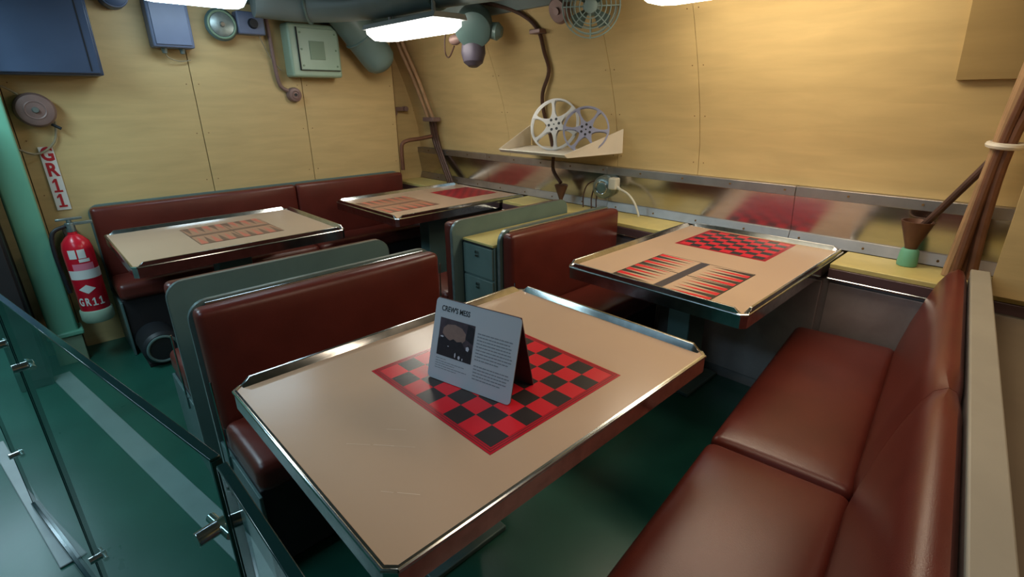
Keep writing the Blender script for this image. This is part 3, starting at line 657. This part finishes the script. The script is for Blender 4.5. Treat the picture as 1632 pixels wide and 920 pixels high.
# ------------------------------------------------------------------ film shelf and reels
t = thing('wall_shelf', 'white painted metal shelf with triangular cheeks on the curved plywood wall', 'shelf', (2.78, 2.2, 1.12))
fx = -.58
def sec(y0, y1, P): return [[(x, y0+(y1-y0)*max(0, min(1, (-x-.02)/.36)), z) for x, z in P]]
P_ = [(-.02, .0), (-.37, -.012), (-.392, .006), (-.387, .011), (-.366, -.004), (-.02, .008)]
G().loft(sec(-.30, -.155, P_)+sec(.50, .425, P_)).obj('tray', 'white', t)
Q_ = [(-.005, -.0), (-.37, -.012), (-.392, .008), (-.010, .145)]
for ya, yb_ in ((-.30, -.155), (.50, .425)):
    G().loft(sec(ya, yb_, Q_)+sec(ya+.005, yb_+.005, Q_)).obj('cheek', 'white', t)
def reel(label, c, r, nrm, m, rot=0):
    t = thing('film_reel', label, 'film reel', c, 'film reels on the shelf'); n = Vector(nrm).normalized()
    u = Vector((0, 0, 1)); u = (u-n*u.dot(n)).normalized(); v = n.cross(u)
    P = lambda a, q, h: (u*math.cos(a)+v*math.sin(a))*q+n*h
    for h, nm in ((.011, 'front_flange'), (-.011, 'rear_flange')):
        g = G(); N = 60
        th = .0012
        for R0, R1 in ((r*.93, r),):
            g.loft([[P(2*PI*i/N, q, hh) for i in range(N)] for q, hh in ((R0, h-th), (R1, h-th), (R1, h+th), (R0, h+th), (R0, h-th))], caps=False)
        HB = r*.32
        g.loft([[P(2*PI*i/N, q, hh) for i in range(N)] for q, hh in ((.006, h-th), (HB, h-th), (HB, h+th), (.006, h+th), (.006, h-th))], caps=False)
        for k in range(6):  # flaring spokes
            a = rot+k*PI/3; pr = []
            prof = [(HB*.95, .52), (r*.42, .26), (r*.6, .14), (r*.8, .12), (r*.94, .22)]
            A = [(q, a+w_*.5*(r*.6/q if q < r*.6 else 1)) for q, w_ in prof]; Bq = [(q, a-w_*.5*(r*.6/q if q < r*.6 else 1)) for q, w_ in prof]
            g.loft([[P(A[i][1], A[i][0], h-th*1.1), P(Bq[i][1], Bq[i][0], h-th*1.1), P(Bq[i][1], Bq[i][0], h+th*1.1), P(A[i][1], A[i][0], h+th*1.1)] for i in range(5)])
        g.obj(nm, m, t)
    g = G()
    for k in range(6):
        a = rot+PI/6+k*PI/3; q = P(a, r*.21, .0120); g.cyl(q, q+n*.0016, r*.055, n=12)
    g.obj('hub_holes', 'rubber', t)
    G().cyl(n*-.011, n*.011, r*.28, n=32).obj('hub', m, t)
    G().cyl(n*.0115, n*.0135, .005, n=12).obj('spindle_hole', 'rubber', t)
reel('larger pale grey film reel leaning at the back of the white shelf', (2.63, 2.345, 1.283), .168, (-.92, -.30, .32), 'reel', .2)
reel('smaller blue-grey film reel in front of the larger one on the shelf', (2.60, 2.058, 1.262), .142, (-.80, -.52, .30), 'reel_b', .45)

# ------------------------------------------------------------------ fittings on the curved wall
t = thing('wall_fan', 'round caged fan in pale blue-green enamel, high on the curved wall', 'fan', (2.40, 1.90, 1.90))
n = Vector((-.78, -.55, -.12)).normalized()
u = Vector((0, 0, 1)); u = (u-n*u.dot(n)).normalized(); v = n.cross(u)
g = G()
for R_, h in ((.150, .0), (.128, .018), (.105, .030), (.082, .038), (.058, .043)): g.torus(n*h, n, R_, .0030, n=44, m=6)
g.obj('front_guard', 'fan', t)
g = G()
for R_, h in ((.152, -.035), (.135, -.060), (.10, -.080)): g.torus(n*h, n, R_, .0028, n=44, m=6)
g.obj('rear_guard', 'fan', t)
g = G()
for k in range(8):
    a = k*PI/4; d = u*math.cos(a)+v*math.sin(a)
    g.tube([d*.03+n*.045, d*.08+n*.038, d*.128+n*.018, d*.152-n*.01, d*.152-n*.035, d*.135-n*.06, d*.05-n*.09], .0026, n=6)
g.obj('guard_ribs', 'fan', t)
G().lathe(n*.05, n*.035, [(0, .018), (.3, .034), (1, .036)], 24).obj('badge', 'fan', t)
G().lathe(n*-.015, n*-.13, [(0, .03), (.1, .045), (.8, .05), (1, .03)], 24).obj('motor', 'fan', t)
for k in range(4):
    a = k*PI/2+.4; d = u*math.cos(a)+v*math.sin(a); e = u*math.cos(a+.75)+v*math.sin(a+.75); f = u*math.cos(a+.4)+v*math.sin(a+.4)
    G().loft([[d*.03+n*.0, d*.115+n*.008, f*.128-n*.002, e*.115-n*.014, e*.03-n*.012], [d*.03+n*.002, d*.115+n*.010, f*.128, e*.115-n*.012, e*.03-n*.010]]).obj('blade', 'green_dk', t)
G().tube([n*-.12, n*-.16, n*-.16+Vector((.06, .06, .03))], .012).obj('arm', 'green_dk', t)
t = thing('round_vent_cap', 'dull grey-brown round cap on the wall left of the fan', 'vent cap', (hx(1.93)-.002, 2.20, 1.93))
G().lathe((0, 0, 0), (-.04, 0, -.015), [(0, .075), (.6, .075), (1, .06)], 28).obj('cap', 'pink', t)
G().cyl((-.04, 0, -.015), (-.05, 0, -.018), .02, n=14).obj('boss', 'pink', t)
t = thing('loudspeaker', 'dark grey drum shaped loudspeaker with pinkish knob and wire loop, right of the hanging lamp', 'loudspeaker', (2.34, 2.80, 1.865))
t.scale = (1.2, 1.2, 1.2)
G().lathe((.06, .05, .06), (-.06, -.07, -.02), [(0, .04), (.1, .075), (.3, .095), (.8, .10), (.95, .09), (1, .06)], 32).obj('drum', 'green_dk', t)
G().lathe((.0, .0, -.05), (-.02, -.015, -.185), [(0, .06), (.5, .066), (.85, .052), (1, .025)], 24).obj('horn', 'hornc', t)
G().lathe((.05, -.09, -.01), (.08, -.14, -.02), [(0, .04), (.6, .045), (1, .025)], 24).obj('side_boss', 'green', t)
G().lathe((-.06, .04, -.045), (-.085, .10, -.055), [(0, .02), (.4, .028), (.8, .022), (1, .008)], 20).obj('knob', 'pink', t)
G().tube([(-.07, .08, -.08), (-.06, .14, -.13), (-.04, .20, -.11), (-.03, .215, -.04), (-.03, .19, .02)], .004).obj('wire_loop', 'darkpipe', t)
G().cyl((.03, .02, .05), (.06, .04, .20), .02, n=14).obj('bracket', 'green_dk', t)
t = thing('conduit', 'dark brown conduit snaking down the curved wall behind the reels into a cone', 'conduit', (2.55, 2.42, 1.8))
def rel(p): return tuple(Vector(p)-Vector((2.55, 2.42, 1.8)))
o_ = .022
G().tube([rel(p) for p in ((2.36, 2.95, 2.06), (2.45, 2.62, 1.98), (hx(1.91)-o_, 2.47, 1.91), (hx(1.83)-o_, 2.41, 1.83), (hx(1.72)-o_, 2.41, 1.72), (hx(1.61)-o_, 2.41, 1.61), (hx(1.5)-o_, 2.50, 1.48), (hx(1.36)-o_, 2.53, 1.36), (hx(1.2)-o_, 2.50, 1.2), (2.752, 2.46, 1.08), (2.71, 2.42, .98), (2.69, 2.33, .90))], .0125, smooth=5).obj('tube', 'darkpipe', t)
G().box(-.045, .035, -.05, .04, .02, .045).obj('clamp', 'pink', t, bevel=.004)
G().lathe(rel((2.69, 2.325, .885)), rel((2.69, 2.325, .752)), [(-.05, .038), (0, .046), (.04, .046), (.70, .014), (.85, .013), (1, .018)], 24).obj('cone', 'cone', t)
t = thing('wall_outlet', 'round metal outlet on the stainless strip with white plug and cord', 'outlet', (2.76, 1.98, .90))
G().lathe((.02, .03, 0), (-.05, .02, 0), [(0, .075), (.6, .075), (.85, .068), (1, .050)], 32).obj('housing', 'edge', t)
G().torus((-.05, .02, 0), (-1, -.15, 0), .040, .005, n=28).obj('ring', 'chrome', t)
G().cyl((-.048, .02, 0), (-.056, .018, 0), .026, n=20).obj('socket', 'green_dk', t)
G().rbox(-.075, -.02, -.105, -.045, .0, .075, .012, inner=2).obj('plug', 'plastic', t)
G().cyl((-.05, -.10, .02), (-.055, -.13, .005), .012, .009, n=14).obj('strain_relief', 'plastic', t)
G().tube([(-.052, -.12, .01), (-.055, -.19, -.015), (-.055, -.245, -.07), (-.05, -.275, -.143)], .0065).obj('cord', 'plastic', t)
t = thing('wire_bundle', 'dark thin wires and leads drooping left of the white plug', 'wires', (2.77, 2.15, .78))
for k, (a, b, c) in enumerate(((0, .0, .0), (-.07, -.02, .0), (-.11, -.05, .01))):
    G().tube([(-.05, a, -.028), (-.04, a+.01, .05), (-.03, a-.02, .13), (-.012, a-.12, .17)], .0045).obj('wire', 'darkpipe', t)
# back corner cables and pipes
t = thing('cable_run', 'pair of tan cables coming down the hull in the back corner, clamped to dark cables', 'cables', (2.70, 3.82, 1.28))
def rel(p): return tuple(Vector(p)-Vector((2.70, 3.82, 1.28)))
for dx, dy in ((0, 0), (-.01, .055)):
    G().tube([rel(p) for p in ((2.43+dx, 3.85+dy, 2.05), (2.48+dx, 3.86+dy, 1.88), (2.60+dx, 3.84+dy, 1.6), (2.715+dx, 3.82+dy, 1.28))], .016).obj('tan_cable', 'tanpipe', t)
for k in range(3):
    G().tube([rel(p) for p in ((2.715, 3.80+.035*k, 1.28), (2.742, 3.81+.035*k, 1.12), (2.742, 3.76+.03*k, 1.0), (2.735, 3.64+.03*k, .80), (2.735, 3.62+.03*k, .755))], .0125).obj('dark_cable', 'darkpipe', t)
G().box(-.03, .05, -.055, .10, -.015, .02).obj('clamp', 'pink', t, bevel=.005)
t = thing('bent_pipe', 'dark red-brown pipe bent over the end of the back bench', 'pipe', (2.46, 3.93, .87))
G().tube([(-.02, .0, .0), (-.02, .0, .14), (-.01, -.002, .215), (.04, -.02, .245), (.15, -.04, .255), (.26, -.06, .27)], .017).obj('tube', 'copper', t)
t = thing('pipe_bracket', 'small pinkish pipe bracket on the wall corner, left of the tan cables', 'bracket', (2.52, 4.168, 1.34))
G().cyl((0, 0, 0), (0, -.05, 0), .03, n=16).box(.0, .11, -.05, -.03, .01, .045).cyl((.11, -.02, .028), (.11, -.07, .028), .022, n=14).obj('arm', 'pink', t, bevel=.003)
# right-hand bundle
t = thing('pipe_bundle', 'bundle of brown pipes slanting up at the right edge, tied with a pale collar', 'pipes', (2.66, .16, .752))
for k, (yb, xb, yt) in enumerate(((.04, .0, .0), (.015, -.025, -.015), (-.01, .015, -.035), (.03, .03, .01), (-.035, .0, -.05))):
    G().tube([(xb, yb, 0), (xb*.7, yb*.6, .25), (xb*.35-.01, yt*.6+.005, .52), (-.05+xb*.3, yt-.02, .80), (-.18+xb*.3, yt-.06, 1.12), (-.30, yt-.08, 1.33)], .016 if k % 2 else .019).obj('pipe', 'copper' if k % 3 else 'tanpipe', t)
G().torus((-.010, -.014, .52), (-.06, -.06, 1), .047, .012, n=28).obj('collar', 'white', t)
t = thing('drain_cone', 'brown cone on a pale green plug on the yellow ledge, rod rising to the pipes', 'cone', (2.71, .345, .752))
G().lathe((0, 0, .0), (0, 0, .075), [(0, .036), (.15, .038), (.85, .034), (1, .028)], 24).obj('plug', 'mint', t)
G().lathe((0, 0, .07), (0, 0, .195), [(0, .022), (.15, .025), (.95, .058), (1, .060), (1.0, .053), (.6, .030)], 28).obj('cone', 'cone', t)
G().tube([(0, -.005, .15), (-.02, -.06, .25), (-.045, -.15, .42), (-.055, -.19, .50)], .014).obj('rod', 'darkpipe', t)
